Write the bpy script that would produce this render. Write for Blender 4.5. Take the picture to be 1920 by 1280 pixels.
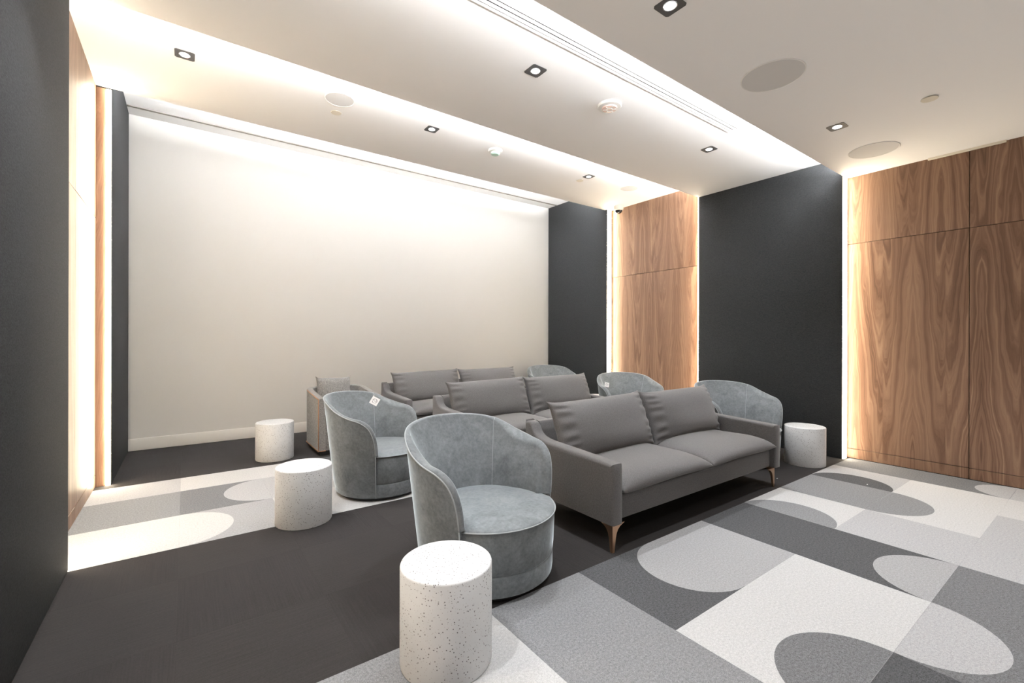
import bpy, bmesh, math, random
from math import sin, cos, pi, radians as R
from mathutils import Vector, Matrix

sc = bpy.context.scene
for o in list(bpy.data.objects):
    bpy.data.objects.remove(o, do_unlink=True)
COL = sc.collection

# ------------------------------------------------------------------ camera, world, exposure
cam = bpy.data.objects.new('camera', bpy.data.cameras.new('camera'))
COL.objects.link(cam)
cam.location = (0, 0, 1.3)
cam.rotation_mode = 'XYZ'
cam.rotation_euler = (Matrix.Rotation(R(-36.016), 4, 'Z') @ Matrix.Rotation(R(90), 4, 'X') @ Matrix.Rotation(R(0.1358), 4, 'Z')).to_euler()
cam.data.sensor_width = 36
cam.data.lens = 842.9 / 1920 * 36
cam.data.shift_y = -(640 - 633.81) / 1920
cam.data.clip_start = .02
sc.camera = cam

world = bpy.data.worlds.new('world')
sc.world = world
world.use_nodes = True
world.node_tree.nodes['Background'].inputs[0].default_value = (1, .97, .94, 1)
world.node_tree.nodes['Background'].inputs[1].default_value = .05
vs = sc.view_settings
vs.view_transform = 'Standard'
vs.look = 'None'
vs.gamma = 1
vs.exposure = 0.70
vs.use_curve_mapping = False

COVE = (135.0, 190.0, 170.0)          # hidden cove strips above each ceiling step
BAY = 52.0           # warm vertical strips beside the wood bays
DOWN = 98.0         # watts of each recessed downlight
WARM = (1.0, .86, .64)
NEUT = (.97, .985, 1.0)
DOWNC = (.95, .975, 1.0)
LX = (-.007, 2.075, 4.385)

# room numbers
XL, XLW = -.524, -.628          # left: face of fabric panels, face of wood
XR, XRW = 5.760, 5.887
YB = 6.718
Y1, Y2, Y3 = 1.836, 3.526, 5.247
H1, H2, H3, H4 = 3.064, 3.261, 3.475, 3.846
YREAR = -2.6


def lamp(name, loc, power, color, size=R(90), blend=1.0, radius=.03, parent=None):
    d = bpy.data.lights.new(name, 'SPOT')
    d.energy = power
    d.color = color
    d.spot_size = size
    d.spot_blend = blend
    d.shadow_soft_size = radius
    o = bpy.data.objects.new(name, d)
    COL.objects.link(o)
    o.location = loc
    if parent:
        o.parent = parent
    return o


# unseen fill rows added behind the camera, then two lamps completing the visible rows
for yy in (-.25, -1.75):
    for xx in LX:
        lamp('downlight_lamp', (xx, yy, H1 - .03), DOWN, DOWNC)
lamp('downlight_lamp', (LX[0], 1.437, H1 - .03), DOWN, DOWNC)
lamp('downlight_lamp', (LX[0], 2.569, H2 - .03), DOWN, DOWNC)

# ------------------------------------------------------------------ materials
class NT:
    def __init__(s, name):
        s.m = bpy.data.materials.new(name)
        s.m.use_nodes = True
        s.t = s.m.node_tree
        s.t.nodes.clear()
        s.out = s.t.nodes.new('ShaderNodeOutputMaterial')
        s.b = s.t.nodes.new('ShaderNodeBsdfPrincipled')
        s.t.links.new(s.b.outputs[0], s.out.inputs[0])

    def n(s, typ, **k):
        nd = s.t.nodes.new('ShaderNode' + typ)
        for a, v in k.items():
            setattr(nd, a, v)
        return nd

    def set(s, nd, key, v):
        if hasattr(v, 'is_linked') or isinstance(v, bpy.types.NodeSocket):
            s.t.links.new(v, nd.inputs[key])
        else:
            nd.inputs[key].default_value = v

    def math(s, op, a, b=0.0, c=None):
        nd = s.n('Math', operation=op)
        s.set(nd, 0, a)
        s.set(nd, 1, b)
        if c is not None:
            s.set(nd, 2, c)
        return nd.outputs[0]

    def pos(s):
        return s.n('NewGeometry').outputs['Position']

    def objco(s):
        return s.n('TexCoord').outputs['Object']

    def noise(s, vec, scale, detail=2, rough=.5, dist=0.0):
        nd = s.n('TexNoise')
        s.set(nd, 'Vector', vec)
        s.set(nd, 'Scale', scale)
        s.set(nd, 'Detail', detail)
        s.set(nd, 'Roughness', rough)
        s.set(nd, 'Distortion', dist)
        return nd.outputs[0]

    def mapping(s, vec, scale=(1, 1, 1), rot=(0, 0, 0), loc=(0, 0, 0)):
        nd = s.n('Mapping')
        s.set(nd, 'Vector', vec)
        nd.inputs['Scale'].default_value = scale
        nd.inputs['Rotation'].default_value = rot
        nd.inputs['Location'].default_value = loc
        return nd.outputs[0]

    def ramp(s, fac, stops, interp='LINEAR'):
        nd = s.n('ValToRGB')
        s.set(nd, 0, fac)
        cr = nd.color_ramp
        cr.interpolation = interp
        while len(cr.elements) < len(stops):
            cr.elements.new(.5)
        for e, (p, c) in zip(cr.elements, stops):
            e.position = p
            e.color = (*c, 1) if len(c) == 3 else c
        return nd.outputs[0]

    def mix(s, fac, a, b, mode='MIX'):
        nd = s.n('Mix', data_type='RGBA', blend_type=mode)
        s.set(nd, 0, fac)
        for key, v in ((6, a), (7, b)):
            if isinstance(v, tuple):
                v = (*v, 1) if len(v) == 3 else v
            s.set(nd, key, v)
        return nd.outputs[2]

    def bump(s, h, strength, dist=.002):
        nd = s.n('Bump')
        s.set(nd, 'Height', h)
        nd.inputs['Strength'].default_value = strength
        nd.inputs['Distance'].default_value = dist
        s.t.links.new(nd.outputs[0], s.b.inputs['Normal'])

    def base(s, v):
        if isinstance(v, tuple):
            v = (*v, 1) if len(v) == 3 else v
        s.set(s.b, 'Base Color', v)
        return s

    def p(s, **k):
        for a, v in k.items():
            s.set(s.b, a.replace('_', ' '), v)
        return s


def plain(name, c, rough=.6, metal=0.0, **k):
    t = NT(name)
    t.base(c).p(Roughness=rough, Metallic=metal, **k)
    return t.m


def emit(name, c, strength):
    t = NT(name)
    t.base((0, 0, 0))
    t.b.inputs['Emission Color'].default_value = (*c, 1)
    t.b.inputs['Emission Strength'].default_value = strength
    return t.m


def paint(name, c, rough=.75):
    t = NT(name)
    n1 = t.noise(t.pos(), 1.2, 3)
    t.base(t.mix(t.math('MULTIPLY', n1, .06), c, tuple(x * .8 for x in c))).p(Roughness=rough)
    t.bump(t.noise(t.pos(), 220, 2), .05, .001)
    return t.m


def carpet(name, c, contrast=.45, streak=None):
    t = NT(name)
    p = t.pos()
    n1 = t.noise(p, 260, 2, .7)
    n2 = t.noise(p, 90, 2, .6)
    f = t.math('ADD', t.math('MULTIPLY', n1, .65), t.math('MULTIPLY', n2, .35))
    lo = tuple(x * (1 - contrast) for x in c)
    hi = tuple(min(1, x * (1 + contrast)) for x in c)
    colr = t.ramp(f, [(.36, lo), (.64, hi)])
    h = n1
    if streak is not None:
        sv = t.noise(t.mapping(p, (3, 150, 1) if streak == 0 else (150, 3, 1)), 1.0, 3, .6)
        colr = t.mix(.55, colr, t.ramp(sv, [(.3, tuple(x * .82 for x in c)), (.7, tuple(x * 1.18 for x in c))]))
        wear = t.noise(p, 1.6, 5, .65, .6)
        colr = t.mix(t.math('MULTIPLY', t.math('SUBTRACT', wear, .35), .5), colr, tuple(x * 1.6 for x in c))
        h = sv
    t.base(colr).p(Roughness=.95)
    t.b.inputs['Specular IOR Level'].default_value = .15
    t.bump(h, .5, .003)
    return t.m


MC = {
    'W': carpet('carpet_white', (.465, .465, .463), .22),
    'V': carpet('carpet_off_white', (.45, .45, .45), .22),
    'L': carpet('carpet_light_grey', (.36, .36, .367), .26),
    'N': carpet('carpet_pale_grey', (.30, .30, .306), .28),
    'M': carpet('carpet_mid_grey', (.20, .203, .209), .40),
    'G': carpet('carpet_deep_grey', (.145, .147, .152), .48),
    'D': carpet('carpet_dark_grey', (.078, .080, .084), .55),
    'X': carpet('carpet_charcoal_lengthwise', (.029, .0265, .026), .35, 0),
    'Y': carpet('carpet_charcoal_crosswise', (.0275, .025, .0247), .35, 1),
}
m_sub = plain('screed', (.03, .03, .03), .9)
m_ceil = paint('ceiling_paint', (.86, .852, .85))
m_screen = paint('cream_wallcovering', (.65, .64, .622), .8)
m_trimw = plain('white_trim_paint', (.82, .81, .79), .45)
m_trimg = plain('beige_slot_trim', (.23, .21, .185), .7)
m_dark_gap = plain('dark_recess', (.01, .01, .01), .8)
m_rear = paint('rear_wall_paint', (.80, .80, .80))


def fabric_wall():
    t = NT('charcoal_wallcovering')
    p = t.pos()
    a = t.noise(t.mapping(p, (1, 1, 1)), 120, 3, .65)
    b = t.noise(t.mapping(p, (60, 60, 220), (R(30), 0, 0)), 1.0, 2, .6)
    f = t.math('ADD', t.math('MULTIPLY', a, .5), t.math('MULTIPLY', b, .5))
    t.base(t.ramp(f, [(.32, (.017, .018, .019)), (.68, (.045, .047, .049))])).p(Roughness=.75)
    t.b.inputs['Specular IOR Level'].default_value = .15
    t.bump(f, .6, .004)
    return t.m


m_fab = fabric_wall()


def walnut(name, seed, ax=1):
    """plain sliced veneer: leaves of 0.24 m, book-matched; contours are slices through a leaning trunk"""
    t = NT(name)
    p = t.pos()
    sep = t.n('SeparateXYZ')
    t.set(sep, 0, p)
    y = sep.outputs[ax]
    z = sep.outputs[2]
    leaf = .24
    ys = t.math('ADD', y, 10 + seed * .137)
    u = t.math('PINGPONG', ys, leaf)                       # 0..leaf, mirrored
    side = t.math('FLOOR', t.math('DIVIDE', ys, leaf * 2))
    cmb = t.n('CombineXYZ')
    t.set(cmb, 0, u)
    t.set(cmb, 1, t.math('MULTIPLY', side, 3.7))
    t.set(cmb, 2, z)
    v = cmb.outputs[0]
    warp = t.noise(t.mapping(v, (5, 1, .9), loc=(seed, 0, seed * 2)), 1.0, 3, .55)
    warp2 = t.noise(t.mapping(v, (16, 1, 2.2), loc=(seed, 3, 0)), 1.0, 3, .5)
    d = t.math('ADD', t.math('SUBTRACT', u, .03), t.math('MULTIPLY', t.math('SUBTRACT', warp, .5), .16))
    r = t.math('SQRT', t.math('ADD', t.math('MULTIPLY', d, d), .0012))
    r = t.math('ADD', r, t.math('MULTIPLY', z, -.07))
    r = t.math('ADD', r, t.math('MULTIPLY', t.math('SUBTRACT', warp2, .5), .035))
    cr = t.n('CombineXYZ')
    t.set(cr, 0, r)
    t.set(cr, 1, t.math('MULTIPLY', side, 1.3))
    t.set(cr, 2, seed)
    rings = t.noise(cr.outputs[0], 62, 4, .62)
    fine = t.noise(t.mapping(v, (420, 1, 6)), 1.0, 2, .6)
    tone = t.noise(t.mapping(v, (9, 1, .35), loc=(0, 0, seed)), 1.0, 2, .5)
    f = t.math('ADD', t.math('MULTIPLY', rings, .68), t.math('MULTIPLY', tone, .34))
    f = t.math('ADD', f, t.math('MULTIPLY', t.math('SUBTRACT', fine, .5), .16))
    c = t.ramp(f, [(.30, (.080, .044, .027)), (.45, (.165, .090, .057)), (.58, (.25, .150, .098)), (.75, (.375, .25, .168))])
    t.base(c).p(Roughness=.42)
    t.b.inputs['Specular IOR Level'].default_value = .35
    t.bump(fine, .08, .001)
    return t.m


WAL = [walnut('walnut_veneer_a', 0), walnut('walnut_veneer_b', 5), walnut('walnut_veneer_c', 11)]
m_wal_x = walnut('walnut_return', 3, 0)
m_bay = emit('warm_led_diffuser', WARM, BAY)
m_bay2 = emit('warm_led_with_glow', WARM, BAY * .42)  # dimmer emitter for the right strips, which include their painted glow
m_cove = [emit('cove_led', NEUT, c) for c in COVE]
m_lens = emit('downlight_lens', (1, .99, .98), 9)


def velvet():
    t = NT('blue_grey_velvet')
    p = t.objco()
    a = t.noise(p, 9, 5, .7, .8)
    b = t.noise(p, 55, 3, .7)
    f = t.math('ADD', t.math('MULTIPLY', a, .6), t.math('MULTIPLY', b, .4))
    t.base(t.ramp(f, [(.34, (.120, .132, .140)), (.5, (.175, .191, .201)), (.68, (.24, .258, .269))])).p(Roughness=.85)
    t.b.inputs['Specular IOR Level'].default_value = .15
    t.b.inputs['Sheen Weight'].default_value = 1.0
    t.b.inputs['Sheen Roughness'].default_value = .30
    t.b.inputs['Sheen Tint'].default_value = (.80, .88, .92, 1)
    t.bump(b, .08, .002)
    return t.m


def weave(name, c, contrast=.25, scale=420, sheen=.2):
    t = NT(name)
    p = t.objco()
    a = t.noise(t.mapping(p, (1, .25, .25)), scale, 2, .6)
    b = t.noise(t.mapping(p, (.25, 1, 1)), scale, 2, .6)
    f = t.math('MULTIPLY', t.math('ADD', a, b), .5)
    t.base(t.ramp(f, [(.36, tuple(x * (1 - contrast) for x in c)), (.64, tuple(x * (1 + contrast) for x in c))])).p(Roughness=.9)
    t.b.inputs['Specular IOR Level'].default_value = .2
    t.b.inputs['Sheen Weight'].default_value = sheen
    t.b.inputs['Sheen Roughness'].default_value = .5
    t.bump(f, .25, .001)
    return t.m


m_velvet = velvet()
m_vpipe = plain('velvet_piping', (.33, .355, .37), .7)
m_sofa = weave('grey_sofa_fabric', (.116, .1125, .1125))
m_sofad = weave('dark_sofa_lining', (.03, .03, .032))
m_tweed = weave('grey_tweed', (.19, .185, .178), .55, 260)
m_tan = plain('tan_leather_piping', (.34, .16, .075), .55)
m_brass = plain('brushed_rose_brass', (.52, .33, .21), .32, 1.0)
m_black = plain('black_plastic', (.012, .012, .013), .5)
m_trimdk = plain('anodised_dark_trim', (.07, .07, .073), .55, .0)
m_alum = plain('reflector_rim', (.7, .7, .72), .25, .9)
m_spk = plain('speaker_grille_paint', (.62, .61, .60), .8)
m_plast = plain('white_plastic', (.80, .79, .77), .4)
m_mint = plain('pale_green_plastic', (.45, .66, .56), .4)
m_red = plain('pink_clear_lens', (.75, .55, .50), .25)
m_cap = plain('cream_cap', (.72, .67, .57), .5)
m_glass = plain('smoked_dome', (.015, .015, .018), .08)
m_paper = plain('white_card', (.86, .86, .86), .6)
m_ink = plain('grey_ink', (.10, .10, .10), .6)
m_yellow = plain('yellow_plastic', (.75, .5, .05), .5)


def terrazzo():
    t = NT('white_terrazzo')
    p = t.objco()
    wn = t.noise(p, 6, 4, .6)
    col = t.ramp(wn, [(.3, (.59, .60, .61)), (.7, (.66, .67, .68))])
    for sc_, thr, c in ((85, .20, (.13, .12, .12)), (150, .17, (.30, .27, .25)), (60, .13, (.08, .08, .09))):
        vo = t.n('TexVoronoi')
        t.set(vo, 'Vector', t.mapping(p, (1, 1, 1), (sc_, sc_, 0)))
        t.set(vo, 'Scale', sc_)
        csep = t.n('SeparateColor')
        t.set(csep, 0, vo.outputs['Color'])
        k = t.math('MULTIPLY', t.math('LESS_THAN', vo.outputs['Distance'], thr), t.math('GREATER_THAN', csep.outputs[0], .45))
        col = t.mix(k, col, c)
    t.base(col).p(Roughness=.55)
    return t.m


m_terr = terrazzo()

# ------------------------------------------------------------------ builders
def link(name, bm, mat, parent=None, smooth=False, loc=None):
    bmesh.ops.recalc_face_normals(bm, faces=bm.faces)
    me = bpy.data.meshes.new(name)
    bm.to_mesh(me)
    bm.free()
    for m in (mat if isinstance(mat, (list, tuple)) else [mat]):
        me.materials.append(m)
    if smooth:
        me.polygons.foreach_set('use_smooth', [True] * len(me.polygons))
        if smooth == 'auto':
            me.set_sharp_from_angle(angle=R(38))
    o = bpy.data.objects.new(name, me)
    COL.objects.link(o)
    if parent:
        o.parent = parent
    if loc:
        o.location = loc
    return o


def add_box(bm, x0, x1, y0, y1, z0, z1, bevel=0.0, seg=2):
    r = bmesh.ops.create_cube(bm, size=1)
    vv = r['verts']
    for v in vv:
        v.co = Vector((x0 + (v.co.x + .5) * (x1 - x0), y0 + (v.co.y + .5) * (y1 - y0), z0 + (v.co.z + .5) * (z1 - z0)))
    if bevel:
        es = list({e for v in vv for e in v.link_edges})
        bmesh.ops.bevel(bm, geom=es, offset=bevel, segments=seg, affect='EDGES', profile=.5)


def box(name, x0, x1, y0, y1, z0, z1, mat, parent=None, bevel=0.0, seg=2):
    bm = bmesh.new()
    add_box(bm, x0, x1, y0, y1, z0, z1, bevel, seg)
    return link(name, bm, mat, parent, 'auto' if bevel else False)


def add_lathe(bm, prof, n=48, cx=0, cy=0, cz=0):
    rings = []
    for r, z in prof:
        if r < 1e-6:
            rings.append([bm.verts.new((cx, cy, cz + z))])
        else:
            rings.append([bm.verts.new((cx + r * cos(2 * pi * i / n), cy + r * sin(2 * pi * i / n), cz + z)) for i in range(n)])
    for a, b in zip(rings, rings[1:]):
        for i in range(n):
            j = (i + 1) % n
            if len(a) == 1 and len(b) == 1:
                continue
            if len(a) == 1:
                bm.faces.new((a[0], b[i], b[j]))
            elif len(b) == 1:
                bm.faces.new((a[i], a[j], b[0]))
            else:
                bm.faces.new((a[i], a[j], b[j], b[i]))


def lathe(name, prof, mat, parent=None, n=48, smooth='auto', loc=None):
    bm = bmesh.new()
    add_lathe(bm, prof, n)
    return link(name, bm, mat, parent, smooth, loc)


def add_tube(bm, pts, r, n=6, closed=False):
    pts = [Vector(p) for p in pts]
    m = len(pts)
    rings = []
    up = Vector((0.123, .2, 1)).normalized()
    for i, p in enumerate(pts):
        a = pts[(i - 1) % m] if (closed or i > 0) else p
        b = pts[(i + 1) % m] if (closed or i < m - 1) else p
        t = (b - a)
        if t.length < 1e-9:
            t = Vector((0, 0, 1))
        t.normalize()
        s = t.cross(up)
        if s.length < 1e-3:
            s = t.cross(Vector((1, 0, 0)))
        s.normalize()
        q = s.cross(t)
        rings.append([bm.verts.new(p + r * (cos(2 * pi * k / n) * s + sin(2 * pi * k / n) * q)) for k in range(n)])
    for i in range(m if closed else m - 1):
        a, b = rings[i], rings[(i + 1) % m]
        for k in range(n):
            bm.faces.new((a[k], a[(k + 1) % n], b[(k + 1) % n], b[k]))
    if not closed:
        bm.faces.new(rings[0])
        bm.faces.new(rings[-1][::-1])


def add_prism(bm, poly, axis, a, b):
    """extrude a 2-D polygon along an axis; poly coords are the two other axes in xyz order"""
    def mk(p, t):
        if axis == 0:
            return (t, p[0], p[1])
        if axis == 1:
            return (p[0], t, p[1])
        return (p[0], p[1], t)
    A = [bm.verts.new(mk(p, a)) for p in poly]
    B = [bm.verts.new(mk(p, b)) for p in poly]
    n = len(poly)
    bm.faces.new(A)
    bm.faces.new(B[::-1])
    for i in range(n):
        j = (i + 1) % n
        bm.faces.new((A[i], A[j], B[j], B[i]))


def thing(name, label, cat, loc=(0, 0, 0), rz=0, group=None):
    o = bpy.data.objects.new(name, None)
    COL.objects.link(o)
    o.empty_display_size = .1
    o.location = loc
    o.rotation_euler = (0, 0, rz)
    tag(o, label, cat, group)
    return o


def tag(o, label, cat, group=None):
    o['label'] = label
    o['category'] = cat
    if group:
        o['group'] = group
    return o


def struct(o):
    o['kind'] = 'structure'
    return o


def dup(root, loc, rz, label, group=None):
    r = root.copy()
    COL.objects.link(r)
    r.location = loc
    r.rotation_euler = (0, 0, rz)
    r['label'] = label
    if group:
        r['group'] = group
    for ch in list(root.children):
        c = ch.copy()
        COL.objects.link(c)
        c.parent = r
        for g in list(ch.children):
            d = g.copy()
            COL.objects.link(d)
            d.parent = c
    return r


# ------------------------------------------------------------------ floor: carpet tiles of 0.6 m
floor = struct(box('floor', -.85, 6.1, YREAR - .1, YB + .2, -.12, -.008, m_sub))
CX = [-.640, -.030, .575, 1.170, 1.772, 2.383, 2.988, 3.600, 4.210, 4.860, 5.425, 5.885]
RY = [-.03, .577, 1.190, 1.803, 2.392, 3.005, 3.460, 4.086, 4.716, 5.158, 5.770, 6.380, 6.716]
# rows from the front; each entry: base colour, optional half disc (colour, edge its flat side lies on)
T = {}
def put(c, r, base, disc=None):
    T[(c, r)] = (base, disc)
for c in range(11):
    for r in range(12):
        if r in (3, 4, 5, 9, 10, 11):
            put(c, r, 'XY'[(c + r) % 2])
pal = ['M', 'L', 'W', 'G', 'N', 'V', 'D']
rnd = random.Random(4)
for c in range(11):
    for r in (0, 1, 2, 6, 7, 8):
        put(c, r, rnd.choice(pal))
for r in (0, 1, 2):
    put(1, r, 'M'); put(2, r, 'V'); put(3, r, 'M')
put(2, 2, 'M', ('V', 'x1'))
put(4, 2, 'D', ('N', 'x1')); put(5, 2, 'N')
put(4, 1, 'V', ('G', 'y0')); put(5, 1, 'V')
put(4, 0, 'D'); put(5, 0, 'G', ('L', 'y1'))
put(6, 2, 'D'); put(6, 1, 'D', ('N', 'y0')); put(6, 0, 'G')
put(7, 2, 'W', ('M', 'x0')); put(7, 1, 'L'); put(7, 0, 'L')
put(8, 2, 'M'); put(8, 1, 'W', ('M', 'y1')); put(8, 0, 'L')
put(9, 2, 'L', ('D', 'x0')); put(9, 1, 'W'); put(9, 0, 'W')
put(10, 2, 'G'); put(10, 1, 'G', ('L', 'y0')); put(10, 0, 'L')
put(0, 6, 'W'); put(1, 6, 'N', ('W', 'x0')); put(2, 6, 'V'); put(3, 6, 'W')
put(0, 7, 'M'); put(1, 7, 'G', ('L', 'x1')); put(2, 7, 'L')
put(0, 8, 'L'); put(1, 8, 'V'); put(2, 8, 'W')


def tile_mesh(w, h, base, disc):
    bm = bmesh.new()
    g, t, ch = .00002, .008, .0006
    x0, x1, y0, y1 = g, w - g, g, h - g
    lo = [bm.verts.new(p) for p in ((x0, y0, -t), (x1, y0, -t), (x1, y1, -t), (x0, y1, -t))]
    md = [bm.verts.new(p) for p in ((x0, y0, -ch), (x1, y0, -ch), (x1, y1, -ch), (x0, y1, -ch))]
    a0, a1, b0, b1 = x0 + ch, x1 - ch, y0 + ch, y1 - ch
    tp = [bm.verts.new(p) for p in ((a0, b0, 0), (a1, b0, 0), (a1, b1, 0), (a0, b1, 0))]
    for i in range(4):
        j = (i + 1) % 4
        bm.faces.new((lo[i], lo[j], md[j], md[i]))
        bm.faces.new((md[i], md[j], tp[j], tp[i]))
    if not disc:
        bm.faces.new(tp)
    else:
        col, e = disc
        k = {'y0': 0, 'x1': 1, 'y1': 2, 'x0': 3}[e]
        A, B = tp[k], tp[(k + 1) % 4]
        C, D = tp[(k + 2) % 4], tp[(k + 3) % 4]
        mid = (A.co + B.co) / 2
        ex = (B.co - A.co) / 2
        ey = (D.co - A.co).normalized() * ex.length
        n = 28
        arc = [bm.verts.new(mid - ex * cos(pi * i / n) + ey * sin(pi * i / n)) for i in range(1, n)]
        f = bm.faces.new([A] + arc + [B])
        f.material_index = 1
        # rest of the top, as a fan so that it triangulates cleanly
        h2 = n // 2 - 1
        bm.faces.new([A] + [D] + arc[:h2 + 1][::-1])
        bm.faces.new([D, C, arc[h2]])
        bm.faces.new([C, B] + arc[h2:][::-1])
        for f in bm.faces:
            if f.normal.z < 0:
                f.normal_flip()
    me = bpy.data.meshes.new('carpet_tile')
    bmesh.ops.recalc_face_normals(bm, faces=bm.faces)
    bm.to_mesh(me)
    bm.free()
    me.materials.append(MC[base])
    if disc:
        me.materials.append(MC[disc[0]])
    return me


for (c, r), (base, disc) in sorted(T.items()):
    o = bpy.data.objects.new('carpet_tile', tile_mesh(CX[c + 1] - CX[c], RY[r + 1] - RY[r], base, disc))
    COL.objects.link(o)
    o.location = (CX[c], RY[r], 0)
    o.parent = floor

# carpet of the unseen rear part of the room
struct(box('floor', XLW, XRW, YREAR, RY[0], -.008, 0, MC['W']))

# ------------------------------------------------------------------ walls
wl = struct(box('wall_left', XLW - .2, XLW - .02, YREAR, YB + .1, -.02, 4.1, m_dark_gap))
wr = struct(box('wall_right', XRW + .02, XRW + .2, YREAR, YB + .1, -.02, 4.1, m_dark_gap))
wb = struct(box('wall_back', XLW - .05, XRW + .05, YB, YB + .12, -.02, 4.1, m_screen))
struct(box('wall_rear', XLW - .05, XRW + .05, YREAR - .12, YREAR, -.02, 4.1, m_rear))
struct(box('baseboard_back', XL, XR, YB - .016, YB, .0, .136, m_trimw, bevel=.003))


def wood_bay(parent, side, y0, y1, joints, top, k):
    """columns of walnut panels with a kick, a tall door-height panel and an upper panel"""
    xa, xb = (XLW - .019, XLW) if side < 0 else (XRW, XRW + .019)
    ys = [y0] + list(joints) + [y1]
    g = .0024
    for i, (a, b) in enumerate(zip(ys, ys[1:])):
        for j, (za, zb) in enumerate(((0.002, .105), (.105, 2.335), (2.335, top))):
            box('wood_panel', xa, xb, a + (.0009 if a == 4.378 else g), b - (.0009 if b == 4.378 else g), za + g, zb - g, WAL[(k + (j == 2)) % 3], parent, bevel=.0012, seg=1)


wood_bay(wl, -1, Y2 - .05, Y3 + .02, (4.378,), H3 + .05, 0)
wood_bay(wr, 1, Y2 - .02, Y3 + .02, (4.378,), H3 + .05, 1)
wood_bay(wr, 1, -1.99, Y1 + .02, (-1.03, -.075, .88), H1 + .03, 0)
wood_bay(wl, -1, -1.99, Y1 + .02, (-1.03, -.075, .88), H1 + .03, 2)


def fabric(parent, side, y0, y1, z1):
    xa, xb = (XLW - .02, XL) if side < 0 else (XR, XRW + .02)
    return box('fabric_panel', xa, xb, y0, y1, .001, z1, m_fab, parent, bevel=.004, seg=2)


def bay_strip(parent, side, y, face):
    """timber return of a fabric panel with an LED profile along its outer edge; face = -1 looks towards the camera side"""
    xo = XL if side < 0 else XR            # outer (room) edge
    xi = XLW if side < 0 else XRW
    s = -1 if side < 0 else 1              # from room towards the wall
    top = (H1 if y < 2.5 and face < 0 else H3) - .002
    ya, yb = (y - .004, y) if face < 0 else (y, y + .004)
    a, b = sorted((xo + s * .040, xi))
    box('timber_return', a, b, ya, yb, .001, top, m_wal_x, parent)
    a, b = sorted((xo + s * .006, xo + s * (.036 if side < 0 else .090)))  # right strip widened over the return, standing in for the LED's bloom
    ya, yb = (y - .014, y) if face < 0 else (y, y + .014)
    box('led_strip', a, b, ya, yb, .004, top - .004, m_bay if side < 0 else m_bay2, parent)


PAN = .006
fabric(wl, -1, Y1, 3.470, H2 + .02)
fabric(wl, -1, Y3 + .03, YB - .001, H4 + .02)
fabric(wr, 1, Y1, Y2, H2 + .02)
fabric(wr, 1, 5.200, YB - .001, H4 + .02)
bay_strip(wl, -1, Y3 + .03, -1)
bay_strip(wl, -1, 3.470, 1)
bay_strip(wl, -1, Y1, -1)
bay_strip(wr, 1, 5.200, -1)
bay_strip(wr, 1, Y2, 1)
bay_strip(wr, 1, Y1, -1)

# ------------------------------------------------------------------ stepped ceiling with coves
XA, XB = XLW - .03, XRW + .03


def ceiling_zone(y0, y1, z, lip, hole=None):
    bm = bmesh.new()
    if hole:
        hx0, hx1, hy0, hy1 = hole
        for q in ((XA, XB, y0, hy0), (XA, XB, hy1, y1), (XA, hx0, hy0, hy1), (hx1, XB, hy0, hy1)):
            add_box(bm, *q, z, z + .02)
    else:
        add_box(bm, XA, XB, y0, y1, z, z + .02)
    if lip:
        add_box(bm, XA, XB, y1 - .02, y1, z + .02, lip)
    o = struct(link('ceiling', bm, m_ceil))
    return o


c1 = ceiling_zone(YREAR, Y1, H1, H1 + .052)
c2 = ceiling_zone(Y1 - .40, Y2, H2, H2 + .068, (.481, 4.169, 2.138, 2.246))
c3 = ceiling_zone(Y2 - .42, Y3, H3, H3 + .062)
c4 = ceiling_zone(Y3 - .40, YB + .05, H4, None)
for k, (par, ye, z, back, ztop) in enumerate(((c1, Y1, H1, .40, H2), (c2, Y2, H2, .42, H3), (c3, Y3, H3, .40, H4))):
    box('cove_board', XA, XB, ye - back, ye - back + .02, z + .02, ztop, m_ceil, par)
    box('led_strip', XL + .02, XR - .02, ye - (.165, .165, .140)[k], ye - (.120, .120, .128)[k], z + (.030, .046, .024)[k], z + (.042, .058, .058)[k], m_cove[k], par)

# screen slot in the highest ceiling
bm = bmesh.new()
add_box(bm, XL + .002, XR - .002, 6.455, 6.492, H4 - .006, H4 + .0005)
slot = link('screen_slot', bm, m_trimg)
slot.parent = c4

# linear air diffuser: frame with three blades of slots
dif = thing('linear_diffuser', 'long white linear air diffuser with three dark slots in the middle ceiling step', 'vent', (2.35, 2.195, H2))
bm = bmesh.new()
x0, x1 = -1.85, 1.80
for ya, yb in ((-.058, -.041), (-.031, -.008), (.003, .026), (.034, .052)):
    add_box(bm, x0, x1, ya, yb, -.006, .010)
for ya, yb in ((x0 - .02, x0), (x1, x1 + .02)):
    add_box(bm, ya, yb, -.058, .052, -.006, .010)
link('frame', bm, m_trimw, dif)
for ya, yb in ((-.041, -.031), (-.008, .003), (.026, .034)):
    box('air_slot', x0, x1, ya, yb, -.0035, .0095, m_dark_gap, dif)

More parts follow.
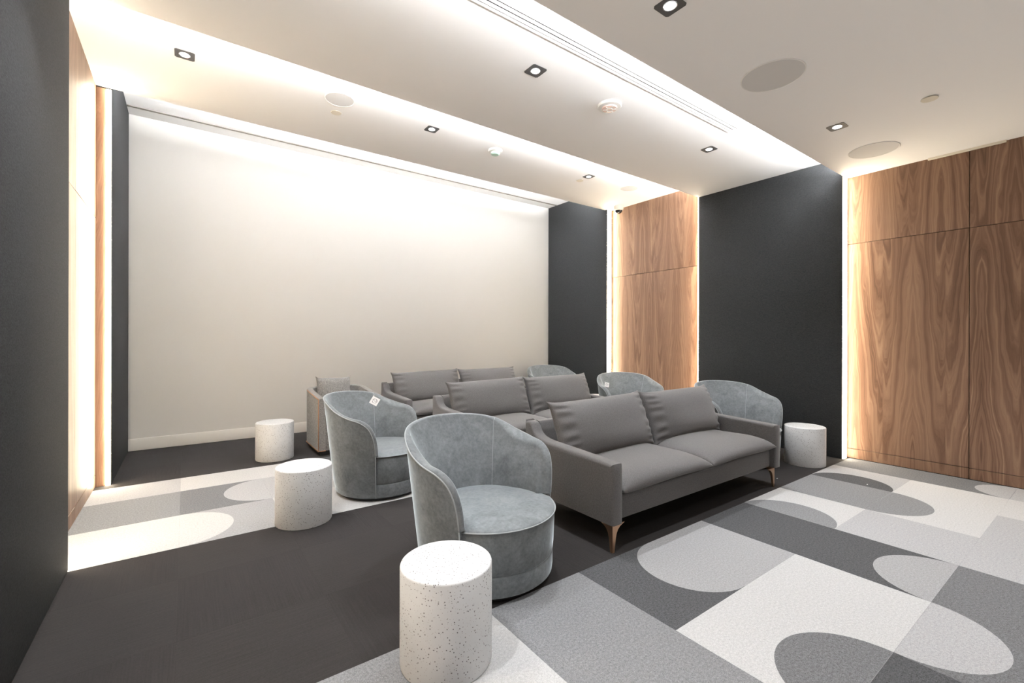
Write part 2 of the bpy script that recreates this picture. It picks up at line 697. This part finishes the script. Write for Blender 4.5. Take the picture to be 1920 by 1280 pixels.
# ------------------------------------------------------------------ ceiling fittings
def make_downlight(loc, label):
    t = thing('downlight', label, 'light', loc, 0, 'square recessed downlights')
    bm = bmesh.new()
    s = .0635
    # square trim with a round hole
    n = 32
    outer, inner = [], []
    for i in range(n):
        a = 2 * pi * (i + .5) / n
        m = max(abs(cos(a)), abs(sin(a)))
        outer.append((s * cos(a) / m, s * sin(a) / m))
        inner.append((.037 * cos(a), .037 * sin(a)))
    vo = [bm.verts.new((*p, -.003)) for p in outer]
    vi = [bm.verts.new((*p, -.002)) for p in inner]
    vt = [bm.verts.new((*p, 0)) for p in outer]
    vu = [bm.verts.new((*p, -.0005)) for p in inner]
    for i in range(n):
        j = (i + 1) % n
        bm.faces.new((vo[i], vo[j], vi[j], vi[i]))
        bm.faces.new((vt[i], vt[j], vo[j], vo[i]))
        bm.faces.new((vi[i], vi[j], vu[j], vu[i]))
    link('trim', bm, m_trimdk, t)
    lathe('reflector', [(.037, -.004), (.034, -.006), (.031, -.003), (.031, -.001)], m_alum, t, 32)
    lathe('lens', [(.0315, -.001), (.028, -.0035), (.0, -.006)], m_lens, t, 32)
    lamp('downlight_lamp', (0, 0, -.03), DOWN, DOWNC, parent=t)
    return t


dl_spec = [
    ((LX[1], 1.437, H1), 'square downlight in the lowest ceiling step, cut by the top edge of the photo'),
    ((LX[2], 1.437, H1), 'square downlight in the lowest ceiling step, between the two big round speakers'),
    ((LX[1], 2.569, H2), 'square downlight in the middle step, beside the long diffuser, left of the round alarm'),
    ((LX[2], 2.569, H2), 'square downlight in the middle step, past the end of the long diffuser'),
    ((LX[0], 4.285, H3), 'square downlight in the third step, nearest the glowing left wood wall'),
    ((LX[1], 4.285, H3), 'square downlight in the third step, between the round speaker and smoke detector'),
    ((LX[2], 4.285, H3), 'small far square downlight in the third step, near the dome camera'),
]
d0 = make_downlight(*dl_spec[0])
for loc, lab in dl_spec[1:]:
    d = dup(d0, loc, 0, lab)


def make_speaker(loc, r, label):
    t = thing('ceiling_speaker', label, 'speaker', loc, 0, 'round ceiling speakers')
    lathe('rim', [(r, 0), (r, -.004), (r - .004, -.006), (r - .007, -.004), (r - .007, -.001)], m_plast, t, 64)
    lathe('grille', [(r - .007, -.0035), (r * .5, -.0045), (0, -.005)], m_spk, t, 64)
    return t


make_speaker((3.186, 1.415, H1), .192, 'large round grey ceiling speaker, fully in view, in the lowest step')
make_speaker((5.195, 1.413, H1), .192, 'large round ceiling speaker beside the right wood wall, almost white')
make_speaker((1.138, 4.248, H3), .128, 'smaller round ceiling speaker above the cream wall, left of centre')
make_speaker((5.200, 4.277, H3), .128, 'small far round ceiling speaker near the dome camera')

for loc, lab in (((1.172, 4.502, H3), 'small cream sprinkler cap beside the smaller round ceiling speaker'),
                 ((4.403, .866, H1), 'cream sprinkler cap in the lowest step, over the right wood wall'),
                 ((4.387, 4.455, H3), 'tiny sprinkler cap next to the far downlight near the camera')):
    bm = bmesh.new()
    add_lathe(bm, [(.020, 0), (.020, -.006), (.047, -.006), (.049, -.008), (.047, -.011), (.0, -.012)], 32)
    tag(link('sprinkler_cap', bm, m_cap, None, 'auto', loc), lab, 'sprinkler', 'concealed sprinkler caps')

t = thing('alarm_sounder', 'round white fire alarm strobe with pink lens on the middle ceiling step', 'alarm', (2.884, 2.580, H2))
lathe('base', [(.100, 0), (.100, -.012), (.094, -.020), (.066, -.024), (.0, -.024)], m_plast, t, 48)
bm = bmesh.new()
add_lathe(bm, [(.064, -.024), (.060, -.034), (.034, -.036), (.0, -.036)], 40)
link('lens', bm, m_red, t, 'auto')
bm = bmesh.new()
for k in range(6):
    a = k * pi / 3 + .2
    add_tube(bm, [(.024 * cos(a), .024 * sin(a), -.037), (.056 * cos(a), .056 * sin(a), -.036)], .0035, 6)
add_tube(bm, [(.024 * cos(2 * pi * i / 20), .024 * sin(2 * pi * i / 20), -.038) for i in range(20)], .0035, 6, True)
link('guard', bm, m_plast, t, True)

t = thing('smoke_detector', 'small domed smoke detector with green tinted vents on the third ceiling step', 'detector', (2.900, 4.328, H3))
lathe('base', [(.083, 0), (.083, -.012), (.076, -.022), (.055, -.026), (0, -.026)], m_plast, t, 40)
lathe('sensor_head', [(.052, -.026), (.050, -.046), (.040, -.056), (0, -.058)], m_mint, t, 40)
for k in range(10):
    a = 2 * pi * k / 10
    bm = bmesh.new()
    add_box(bm, -.004, .004, -.006, .006, -.046, -.030)
    bmesh.ops.transform(bm, matrix=Matrix.Rotation(a, 4, 'Z') @ Matrix.Translation((0.050, 0, 0)), verts=bm.verts)
    link('vent_rib', bm, m_plast, t)

t = thing('dome_camera', 'small white dome security camera on the ceiling by the far wood panel', 'camera', (5.765, 4.955, H3))
lathe('housing', [(.078, 0), (.080, -.040), (.074, -.066), (.062, -.074), (.058, -.068)], m_plast, t, 40)
lathe('dome', [(.059, -.066), (.056, -.090), (.044, -.110), (.023, -.122), (0, -.125)], m_glass, t, 40)
bm = bmesh.new()
add_lathe(bm, [(.016, 0), (.016, .014), (.012, .016), (0, .016)], 20)
bmesh.ops.transform(bm, matrix=Matrix.Translation((-.036, -.030, -.098)) @ Matrix.Rotation(R(-130), 4, Vector((.6, -.8, 0))), verts=bm.verts)
link('camera_lens', bm, m_alum, t, 'auto')

tag(box('ceiling_trim_bar', XRW - .030, XRW - .001, .647, 1.166, H1 - .018, H1 - .0005, m_cap, bevel=.002),
    'narrow cream bar under the ceiling along the top of the right wood wall', 'trim bar')

# ------------------------------------------------------------------ velvet swivel chairs
CTRL = [(0, .81), (20, .805), (40, .79), (55, .762), (70, .708), (85, .668), (98, .640), (106, .600), (110.5, .545), (113.2, .470), (114.5, .372)]


def catmull(pts, per):
    out = []
    P = [pts[0]] + pts + [pts[-1]]
    P[0] = (2 * pts[0][0] - pts[1][0], pts[1][1])
    for i in range(1, len(P) - 2):
        for k in range(per):
            t = k / per
            o = []
            for d in range(len(pts[0])):
                a, b, c, e = (P[i + q][d] for q in (-1, 0, 1, 2))
                o.append(.5 * (2 * b + (c - a) * t + (2 * a - 5 * b + 4 * c - e) * t * t + (3 * b - a - 3 * c + e) * t ** 3))
            out.append(tuple(o))
    out.append(pts[-1])
    return out


half = catmull(CTRL, 5)
RIM = [(-p, z) for p, z in half[::-1]] + half[1:]


def ro(z):
    return .365 + .09 * z / .78 - (.006 if z < .035 else 0)


def pol(r, ph, z):
    a = R(ph)
    return Vector((-r * sin(a), r * cos(a), z))


def make_chair(label, loc, rz):
    """local frame: the back is towards +y, the sitter faces -y"""
    t = thing('swivel_chair', label, 'armchair', loc, rz, 'velvet swivel chairs around the sofas')
    N = len(RIM)
    O = [pol(ro(z), p, z) for p, z in RIM]
    bm = bmesh.new()
    cols = []
    for (p, z) in RIM:
        zs = [.028 + (z - .028) * (k / 9) for k in range(10)]
        cols.append([bm.verts.new(pol(ro(q) - (.008 if k == 0 else 0), p, q)) for k, q in enumerate(zs)])
    for a, b in zip(cols, cols[1:]):
        for k in range(9):
            bm.faces.new((a[k], b[k], b[k + 1], a[k + 1]))
    # rolled rim
    roll, inner, outl = [], [], []
    for i, (p, z) in enumerate(RIM):
        T_ = (O[min(i + 1, N - 1)] - O[max(i - 1, 0)]).normalized()
        rad = pol(1, p, 0)
        Nn = T_.cross(rad)
        Nn.normalize()
        up = Vector((0, 0, 1))
        fwd = Nn if (Nn.dot(up) > 0 or abs(Nn.dot(up)) < 1e-6) else -Nn
        ap = abs(p)
        k1 = max(0, min(1, (ap - 40) / 42))
        k1 = k1 * k1 * (3 - 2 * k1)
        k2 = max(0, min(1, (ap - 74) / 34))
        k2 = k2 * k2 * (3 - 2 * k2)
        w = .018 + .070 * k1 - .034 * k2
        dep = .006 + .040 * k1 - .038 * k2
        hh = .006 + .014 * k1 + .004 * k2
        I = O[i] - rad * w - fwd * dep
        c = (O[i] + I) / 2
        ring = []
        for k in range(0, 9):
            th = pi * k / 8
            ring.append(c + (O[i] - I) / 2 * cos(th) + fwd * hh * sin(th))
        roll.append([cols[i][9]] + [bm.verts.new(q) for q in ring[1:]])
        inner.append(ring[-1])
    for a, b in zip(roll, roll[1:]):
        for k in range(8):
            bm.faces.new((a[k], b[k], b[k + 1], a[k + 1]))
    # inside of the shell
    incol = []
    for i, (p, z) in enumerate(RIM):
        q0 = inner[i]
        r0 = math.hypot(q0.x, q0.y)
        zb = min(.33, q0.z - .01)
        r1 = .282 if abs(p) < 80 else .282 + .04 * min(1, (abs(p) - 80) / 34)
        cc = [roll[i][8]]
        for k in range(1, 8):
            s = k / 7
            r = r0 + (r1 - r0) * s - .020 * sin(pi * s) ** 1.2
            a = math.atan2(-q0.x, q0.y)
            cc.append(bm.verts.new(pol(r, math.degrees(a), q0.z + (zb - q0.z) * s)))
        incol.append(cc)
    for a, b in zip(incol, incol[1:]):
        for k in range(7):
            bm.faces.new((a[k], b[k], b[k + 1], a[k + 1]))
    # close the two front edges of the shell down to the base
    for e in (0, N - 1):
        p = RIM[e][0]
        ins = [bm.verts.new(pol(.335, p, v.co.z)) for v in cols[e]]
        for k in range(9):
            bm.faces.new((cols[e][k], cols[e][k + 1], ins[k + 1], ins[k]))
    link('shell', bm, m_velvet, t, True)
    # seat base drum with a seam near the bottom
    bm = bmesh.new()
    add_lathe(bm, [(.330, .027), (.355, .027), (.363, .034), (.3665, .060), (.3675, .126), (.3655, .134), (.3635, .136), (.3655, .138), (.3690, .146), (.374, .25), (.3775, .335), (.374, .352), (.30, .353)], 72)
    link('seat_base', bm, m_velvet, t, 'auto')
    lathe('seat', [(.372, .350), (.3805, .352), (.3815, .358), (.372, .366), (.345, .372), (.25, .380), (.12, .385), (0, .386)], m_velvet, t, 72, True)
    lathe('swivel_plinth', [(.0, .0), (.325, .0), (.330, .004), (.330, .028), (0, .028)], m_black, t, 56)
    # piping
    bm = bmesh.new()
    add_tube(bm, [pol(ro(z) + .001, p, z + .001) for p, z in RIM], .0042, 6)
    add_tube(bm, [pol(.3822, 114 + (246 - 114) * k / 40, .3585) for k in range(41)], .0032, 6)
    for s in (-1, 1):
        add_tube(bm, [pol(ro(.03 + .34 * k / 8) + .001, s * 114.5, .03 + .34 * k / 8) for k in range(9)], .0032, 6)
        j = min(range(N), key=lambda i: abs(RIM[i][0] - s * 51))
        add_tube(bm, seam_pts(t, j), .0016, 5)
    link('piping', bm, m_vpipe, t, True)
    return t


def seam_pts(t, j):
    """vertical seam on the inside of the back at rim index j, following roll and inner wall"""
    me = [c for c in t.children if c.name.startswith('shell')][0].data
    N = len(RIM)
    base_roll = N * 10
    base_in = base_roll + N * 8
    pts = [me.vertices[base_roll + j * 8 + k].co.copy() for k in range(2, 8)]
    pts += [me.vertices[base_in + j * 7 + k].co.copy() for k in range(0, 7)]
    out = []
    for q in pts:
        r = Vector((q.x, q.y, 0)).normalized()
        out.append(q - r * .0008)
    return out


CH = [
    ((1.384, 2.136), 103.2, 'blue-grey velvet swivel chair behind the nearest terrazzo drum, left of the front sofa'),
    ((1.374, 3.835), 130.8, 'blue-grey velvet swivel chair with a square white tag, in front of the tweed tub chair'),
    ((4.821, 2.462), 69.1, 'velvet swivel chair at the right end of the front sofa, beside a terrazzo drum'),
    ((4.883, 3.975), 65.9, 'velvet swivel chair with a small white tag, seen against the far wood panel'),
    ((5.180, 5.900), 72.6, 'farthest velvet swivel chair, in the corner between cream wall and dark wall'),
]

ch0 = None
for (x, y), back, lab in CH:
    rz = R(back - 90)
    if ch0 is None:
        ch0 = make_chair(lab, (x, y, 0), rz)
        first = ch0
    else:
        dup(ch0, (x, y, 0), rz, lab)

# ------------------------------------------------------------------ sofas
def pillow(bm, w, h, t, p=2.8, ear=.03, pleat=.004, nu=40, nv=24, flat=1.0, seed=0):
    """x = width, y = thickness, z = height, centred"""
    rn = random.Random(seed)
    ph = [rn.uniform(0, 6) for _ in range(4)]
    grids = []
    for s in (-1, 1):
        g = []
        for i in range(nu + 1):
            u = -1 + 2 * i / nu
            u = sin(u * pi / 2) * .5 + u * .5
            row = []
            for j in range(nv + 1):
                v = -1 + 2 * j / nv
                v = sin(v * pi / 2) * .5 + v * .5
                x = u * w / 2 * (1 - ear * (1 - abs(v) ** 5))
                z = v * h / 2 * (1 - ear * 1.9 * (1 - abs(u) ** 9))
                th = max(0, (1 - abs(u) ** p) * (1 - abs(v) ** p)) ** .5
                e = max(0, (abs(u) - .72) / .28)
                th2 = t / 2 * th
                wob = pleat * sin(v * 21 + ph[0] + 2 * sin(v * 4 + ph[1])) * min(1, e * 2) * (1 - e ** 3)
                wob += .006 * sin(u * 3.1 + ph[2]) * sin(v * 2.6 + ph[3]) * th
                y = s * (th2 * (1 if s < 0 else flat)) + s * wob * (1 if th > 0 else 0)
                row.append(bm.verts.new((x, y, z)))
            g.append(row)
        grids.append(g)
        for i in range(nu):
            for j in range(nv):
                f = (g[i][j], g[i + 1][j], g[i + 1][j + 1], g[i][j + 1])
                bm.faces.new(f if s < 0 else f[::-1])
    bmesh.ops.remove_doubles(bm, verts=bm.verts, dist=.0004)


def arm_profile():
    f = catmull([(-.440, .165), (-.440, .500), (-.428, .528), (-.395, .537), (-.10, .551), (.16, .562), (.255, .574), (.315, .600), (.345, .640), (.365, .667), (.400, .675), (.425, .668), (.430, .640), (.430, .165)], 4)
    return f


def make_sofa(label, loc):
    """local: x along the sofa, front edge at y = -.44"""
    t = thing('sofa', label, 'sofa', loc, 0, 'grey two-cushion sofas in rows')
    for s in (-1, 1):
        bm = bmesh.new()
        poly = [( y, z) for y, z in arm_profile()]
        # drop near duplicate points
        pp = [poly[0]]
        for q in poly[1:]:
            if math.hypot(q[0] - pp[-1][0], q[1] - pp[-1][1]) > .002:
                pp.append(q)
        xa, xb = sorted((s * 1.100, s * 1.008))
        # rounded extrusion: inset rings at both faces
        cy = 0.0
        cz = .36
        rings = []
        for xx, k in ((xa, .016), (xa + .004, .006), (xa + .012, 0), (xb - .012, 0), (xb - .004, .006), (xb, .016)):
            ring = []
            for (y, z) in pp:
                dy = -k if y > .2 else (k if y < -.2 else 0)
                dz = -k if z > .5 else 0
                if y < -.41 or y > .41:
                    pass
                else:
                    dy = 0
                ring.append(bm.verts.new((xx, y + dy, z + dz)))
            rings.append(ring)
        n = len(pp)
        for a, b in zip(rings, rings[1:]):
            for i in range(n):
                j = (i + 1) % n
                bm.faces.new((a[i], a[j], b[j], b[i]))
        bm.faces.new(rings[0])
        bm.faces.new(rings[-1][::-1])
        link('arm', bm, m_sofa, t, 'auto')
    bm = bmesh.new()
    add_box(bm, -1.01, 1.01, -.392, -.30, .165, .320, .014, 3)
    add_box(bm, -1.01, 1.01, -.32, .42, .168, .300, .004, 1)
    link('seat_frame', bm, m_sofa, t, 'auto')
    bm = bmesh.new()
    poly = [(.330, .20), (.352, .655), (.366, .672), (.400, .676), (.424, .668), (.431, .645), (.431, .166), (.34, .166)]
    add_prism(bm, poly, 0, -1.012, 1.012)
    link('backrest', bm, m_sofa, t, 'auto')
    for s in (-1, 1):
        bm = bmesh.new()
        # seat cushion: thickness along z
        pillow(bm, 1.006, .80, .150, 5.5, .012, .0015, 40, 28, .75, 3 + s)
        for v in bm.verts:
            x, y, z = v.co
            v.co = (x, z, -y)
        for v in bm.verts:
            x, y, z = v.co
            # crown, and a thinner knife front
            v.co.z += .012 * (1 - (x / .5) ** 2) - .018 * max(0, (-y - .15) / .25) ** 2
        bmesh.ops.translate(bm, vec=(s * .504, -.055, .372), verts=bm.verts)
        link('seat_cushion', bm, m_sofa, t, True)
    for s in (-1, 1):
        bm = bmesh.new()
        pillow(bm, 1.040, .485, .255, 3.0, .045, .010, 56, 36, .55, 11 + s)
        bmesh.ops.transform(bm, matrix=Matrix.Translation((s * .512 - (.004 if s < 0 else -.004), .165, .618)) @ Matrix.Rotation(R(-1.0 if s < 0 else -.3), 4, 'Y') @ Matrix.Rotation(R(-21), 4, 'X'), verts=bm.verts)
        link('back_cushion', bm, m_sofa, t, True)
    # brass legs: two curved blades meeting at the corner
    for sx in (-1, 1):
        for sy in (-1, 1):
            bm = bmesh.new()
            prof = [(0, .166), (.112, .166), (.094, .160), (.070, .150), (.050, .134), (.037, .112), (.030, .085), (.024, .045), (.019, .0), (0, .0)]
            cx, cy = sx * (1.092 if sx < 0 else 1.012), (-.430 if sy < 0 else .41)
            add_prism(bm, [(cx - sx * a, z) for a, z in prof], 1, cy, cy - sy * .007)
            add_prism(bm, [(cy - sy * a, z) for a, z in prof], 0, cx, cx - sx * .007)
            lg = link('leg', bm, m_brass, t)
            fb = bmesh.new()
            add_lathe(fb, [(0, 0), (.008, 0), (.008, .004), (0, .004)], 12, cx - sx * .008, cy - sy * .008, 0)
            link('foot_pad', fb, m_black, lg)
    return t


SO = (3.185, 2.270)
s0 = make_sofa('front grey sofa with brass legs in full view, nearest the patterned carpet', (SO[0], SO[1], 0))
dup(s0, (SO[0] + .089, SO[1] + 1.765, 0), 0, 'middle grey sofa, its back cushions showing behind the front sofa')
dup(s0, (SO[0] + .105, SO[1] + 3.390, 0), 0, 'rear grey sofa closest to the cream wall, right of the tweed tub chair')

# ------------------------------------------------------------------ terrazzo drums
def make_drum(loc, lab):
    bm = bmesh.new()
    r, h = .1855, .393
    add_lathe(bm, [(0, 0), (r - .006, 0), (r - .002, .002), (r, .007), (r, h - .008), (r - .002, h - .003), (r - .006, h), (r - .02, h + .0004), (0, h + .0004)], 96)
    o = link('terrazzo_drum', bm, m_terr, None, 'auto', loc)
    o.rotation_euler = (0, 0, loc[0] * 3)
    return tag(o, lab, 'side table', 'white terrazzo drum tables')


make_drum((.866, 1.643, 0), 'speckled white terrazzo drum nearest the camera, in front of the velvet chair')
make_drum((.688, 3.466, 0), 'white terrazzo drum on the patterned carpet, left of the second velvet chair')
make_drum((.786, 5.436, 0), 'white terrazzo drum on dark carpet near the cream wall, left of the tweed chair')
make_drum((5.238, 2.000, 0), 'white terrazzo drum right of the front sofa, against the dark wall')
make_drum((5.300, 5.010, 0), 'terrazzo drum mostly hidden, only its top showing beyond the middle sofa')

# ------------------------------------------------------------------ tweed tub chair with a pillow
t = thing('tub_chair', 'grey tweed tub chair with tan piping, standing by the cream wall', 'armchair', (1.530, 5.206, 0), 0)
W, TH = .352, .075
path = []
for k in range(8):
    path.append((-W, .56 * k / 8))
for k in range(25):
    a = pi * k / 24
    path.append((-W * cos(a), .56 + .25 * sin(a) ** .85 if 0 < k < 24 else .56))
for k in range(7, -1, -1):
    path.append((W, .56 * k / 8))
def rimz(x, y):
    return .629 + .048 * min(1, y / .55) + .022 * max(0, (y - .5) / .31)
inn = []
for i, (x, y) in enumerate(path):
    a, b = path[max(0, i - 1)], path[min(len(path) - 1, i + 1)]
    tx, ty = b[0] - a[0], b[1] - a[1]
    l = math.hypot(tx, ty)
    inn.append((x + ty / l * TH, y - tx / l * TH))
bm = bmesh.new()
rows = []
for (x, y), (p, q) in zip(path, inn):
    z = rimz(x, y)
    sec = [(x, y, .055), (x, y, .3), (x, y, z - .012), (x + (p - x) * .10, y + (q - y) * .10, z - .002), (x + (p - x) * .5, y + (q - y) * .5, z + .004),
           (x + (p - x) * .9, y + (q - y) * .9, z - .004), (p, q, z - .02), (p, q, .3), (p, q, .055)]
    rows.append([bm.verts.new(c) for c in sec])
for a, b in zip(rows, rows[1:]):
    for k in range(8):
        bm.faces.new((a[k], b[k], b[k + 1], a[k + 1]))
bm.faces.new(rows[0])
bm.faces.new(rows[-1][::-1])
link('shell', bm, m_tweed, t, 'auto')
box('front_rail', -W + TH, W - TH, .006, .06, .055, .30, m_tweed, t, .006)
bm = bmesh.new()
add_box(bm, -W + TH + .004, W - TH - .004, -.004, .66, .295, .44, .03, 4)
link('seat_cushion', bm, m_tweed, t, 'auto')
box('plinth', -W + .03, W - .03, .03, .60, 0, .056, m_black, t, .004)
bm = bmesh.new()
for pt in (path[:9],):
    add_tube(bm, [(x * 1.003, y, rimz(x, y) - .006) for x, y in pt], .005, 6)
for s in (-1, 1):
    add_tube(bm, [(s * W * 1.003, -.002, .058), (s * W * 1.003, -.002, rimz(0, 0) - .006)], .005, 6)
    add_tube(bm, [(s * W, -.003, .058), (s * (W - TH), -.003, .058)], .004, 6)
add_tube(bm, [(x * 1.003, y, .058) for x, y in path], .005, 6)
link('piping', bm, m_tan, t, True)

bm = bmesh.new()
pillow(bm, .43, .40, .15, 2.4, .07, .004, 30, 30, 1, 5)
o = link('throw_pillow', bm, m_tweed, None, True, (1.478, 5.740, .638))
o.rotation_euler = (R(-14), R(2), R(6))
tag(o, 'square grey tweed throw pillow standing in the tub chair', 'pillow')

# ------------------------------------------------------------------ hang tags
def make_tag(loc, rot, s, lab):
    t = thing('hang_tag', lab, 'tag', loc, 0, 'white hang tags on chairs')
    t.rotation_euler = rot
    bm = bmesh.new()
    add_box(bm, -s, s, -.0012, .0012, -s, s, .0006, 1)
    link('card', bm, m_paper, t)
    bm = bmesh.new()
    n = 22
    for i in range(n):
        if i % 6 == 5:
            continue
        a, b = 2 * pi * i / n, 2 * pi * (i + .86) / n
        w = .17 if i < n / 2 else .10
        r0, r1 = s * (.62 - w), s * .62
        vs_ = [bm.verts.new((r * cos(q), -.0015, r * sin(q))) for r, q in ((r0, a), (r1, a), (r1, b), (r0, b))]
        bm.faces.new(vs_)
    for i in range(5):
        x = -.26 * s + .13 * s * i
        vs_ = [bm.verts.new((x + dx * s, -.0015, dz * s)) for dx, dz in ((-.04, -.16), (.04, -.16), (.04, .14), (-.04, .14))]
        if i % 2 == 0:
            bm.faces.new(vs_)
    link('round_emblem', bm, m_ink, t)
    bm = bmesh.new()
    add_tube(bm, [(-s * .9, 0, s * .9), (-s * 1.0, .004, s * 1.25), (-s * .8, .012, s * 1.5)], .0012, 5)
    link('string', bm, m_paper, t)
    return t


make_tag((1.378, 3.99, .733), (R(-28), R(28), R(-32)), .036, 'square white hang tag with a round emblem on the second left velvet chair')
make_tag((4.50, 4.06, .690), (R(-20), R(12), R(-30)), .030, 'small white hang tag on the velvet chair before the far wood panel')

# looped care tag at the seat edge of the nearest chair
bm = bmesh.new()
add_tube(bm, [(.372, -.105, .340), (.384, -.112, .350), (.398, -.118, .338), (.404, -.121, .318), (.404, -.121, .300)], .004, 6)
cl = link('care_tag_loop', bm, m_paper, first, True)
cl['label'] = 'white looped care tag with a yellow tip'
bm = bmesh.new()
add_tube(bm, [(.404, -.121, .300), (.402, -.120, .286), (.397, -.117, .276)], .0045, 6)
link('yellow_tip', bm, m_yellow, cl, True)

# scraps of paper on the carpet
for (x, y), lab in (((4.455, 1.93), 'tiny white paper scrap on the dark carpet near the sofa leg'), ((4.93, 1.38), 'tiny white paper scrap on the dark half-round carpet shape')):
    bm = bmesh.new()
    add_box(bm, -.006, .006, -.004, .004, 0, .003, .001, 1)
    o = link('paper_scrap', bm, m_paper, None, False, (x, y, .0005))
    tag(o, lab, 'scrap')
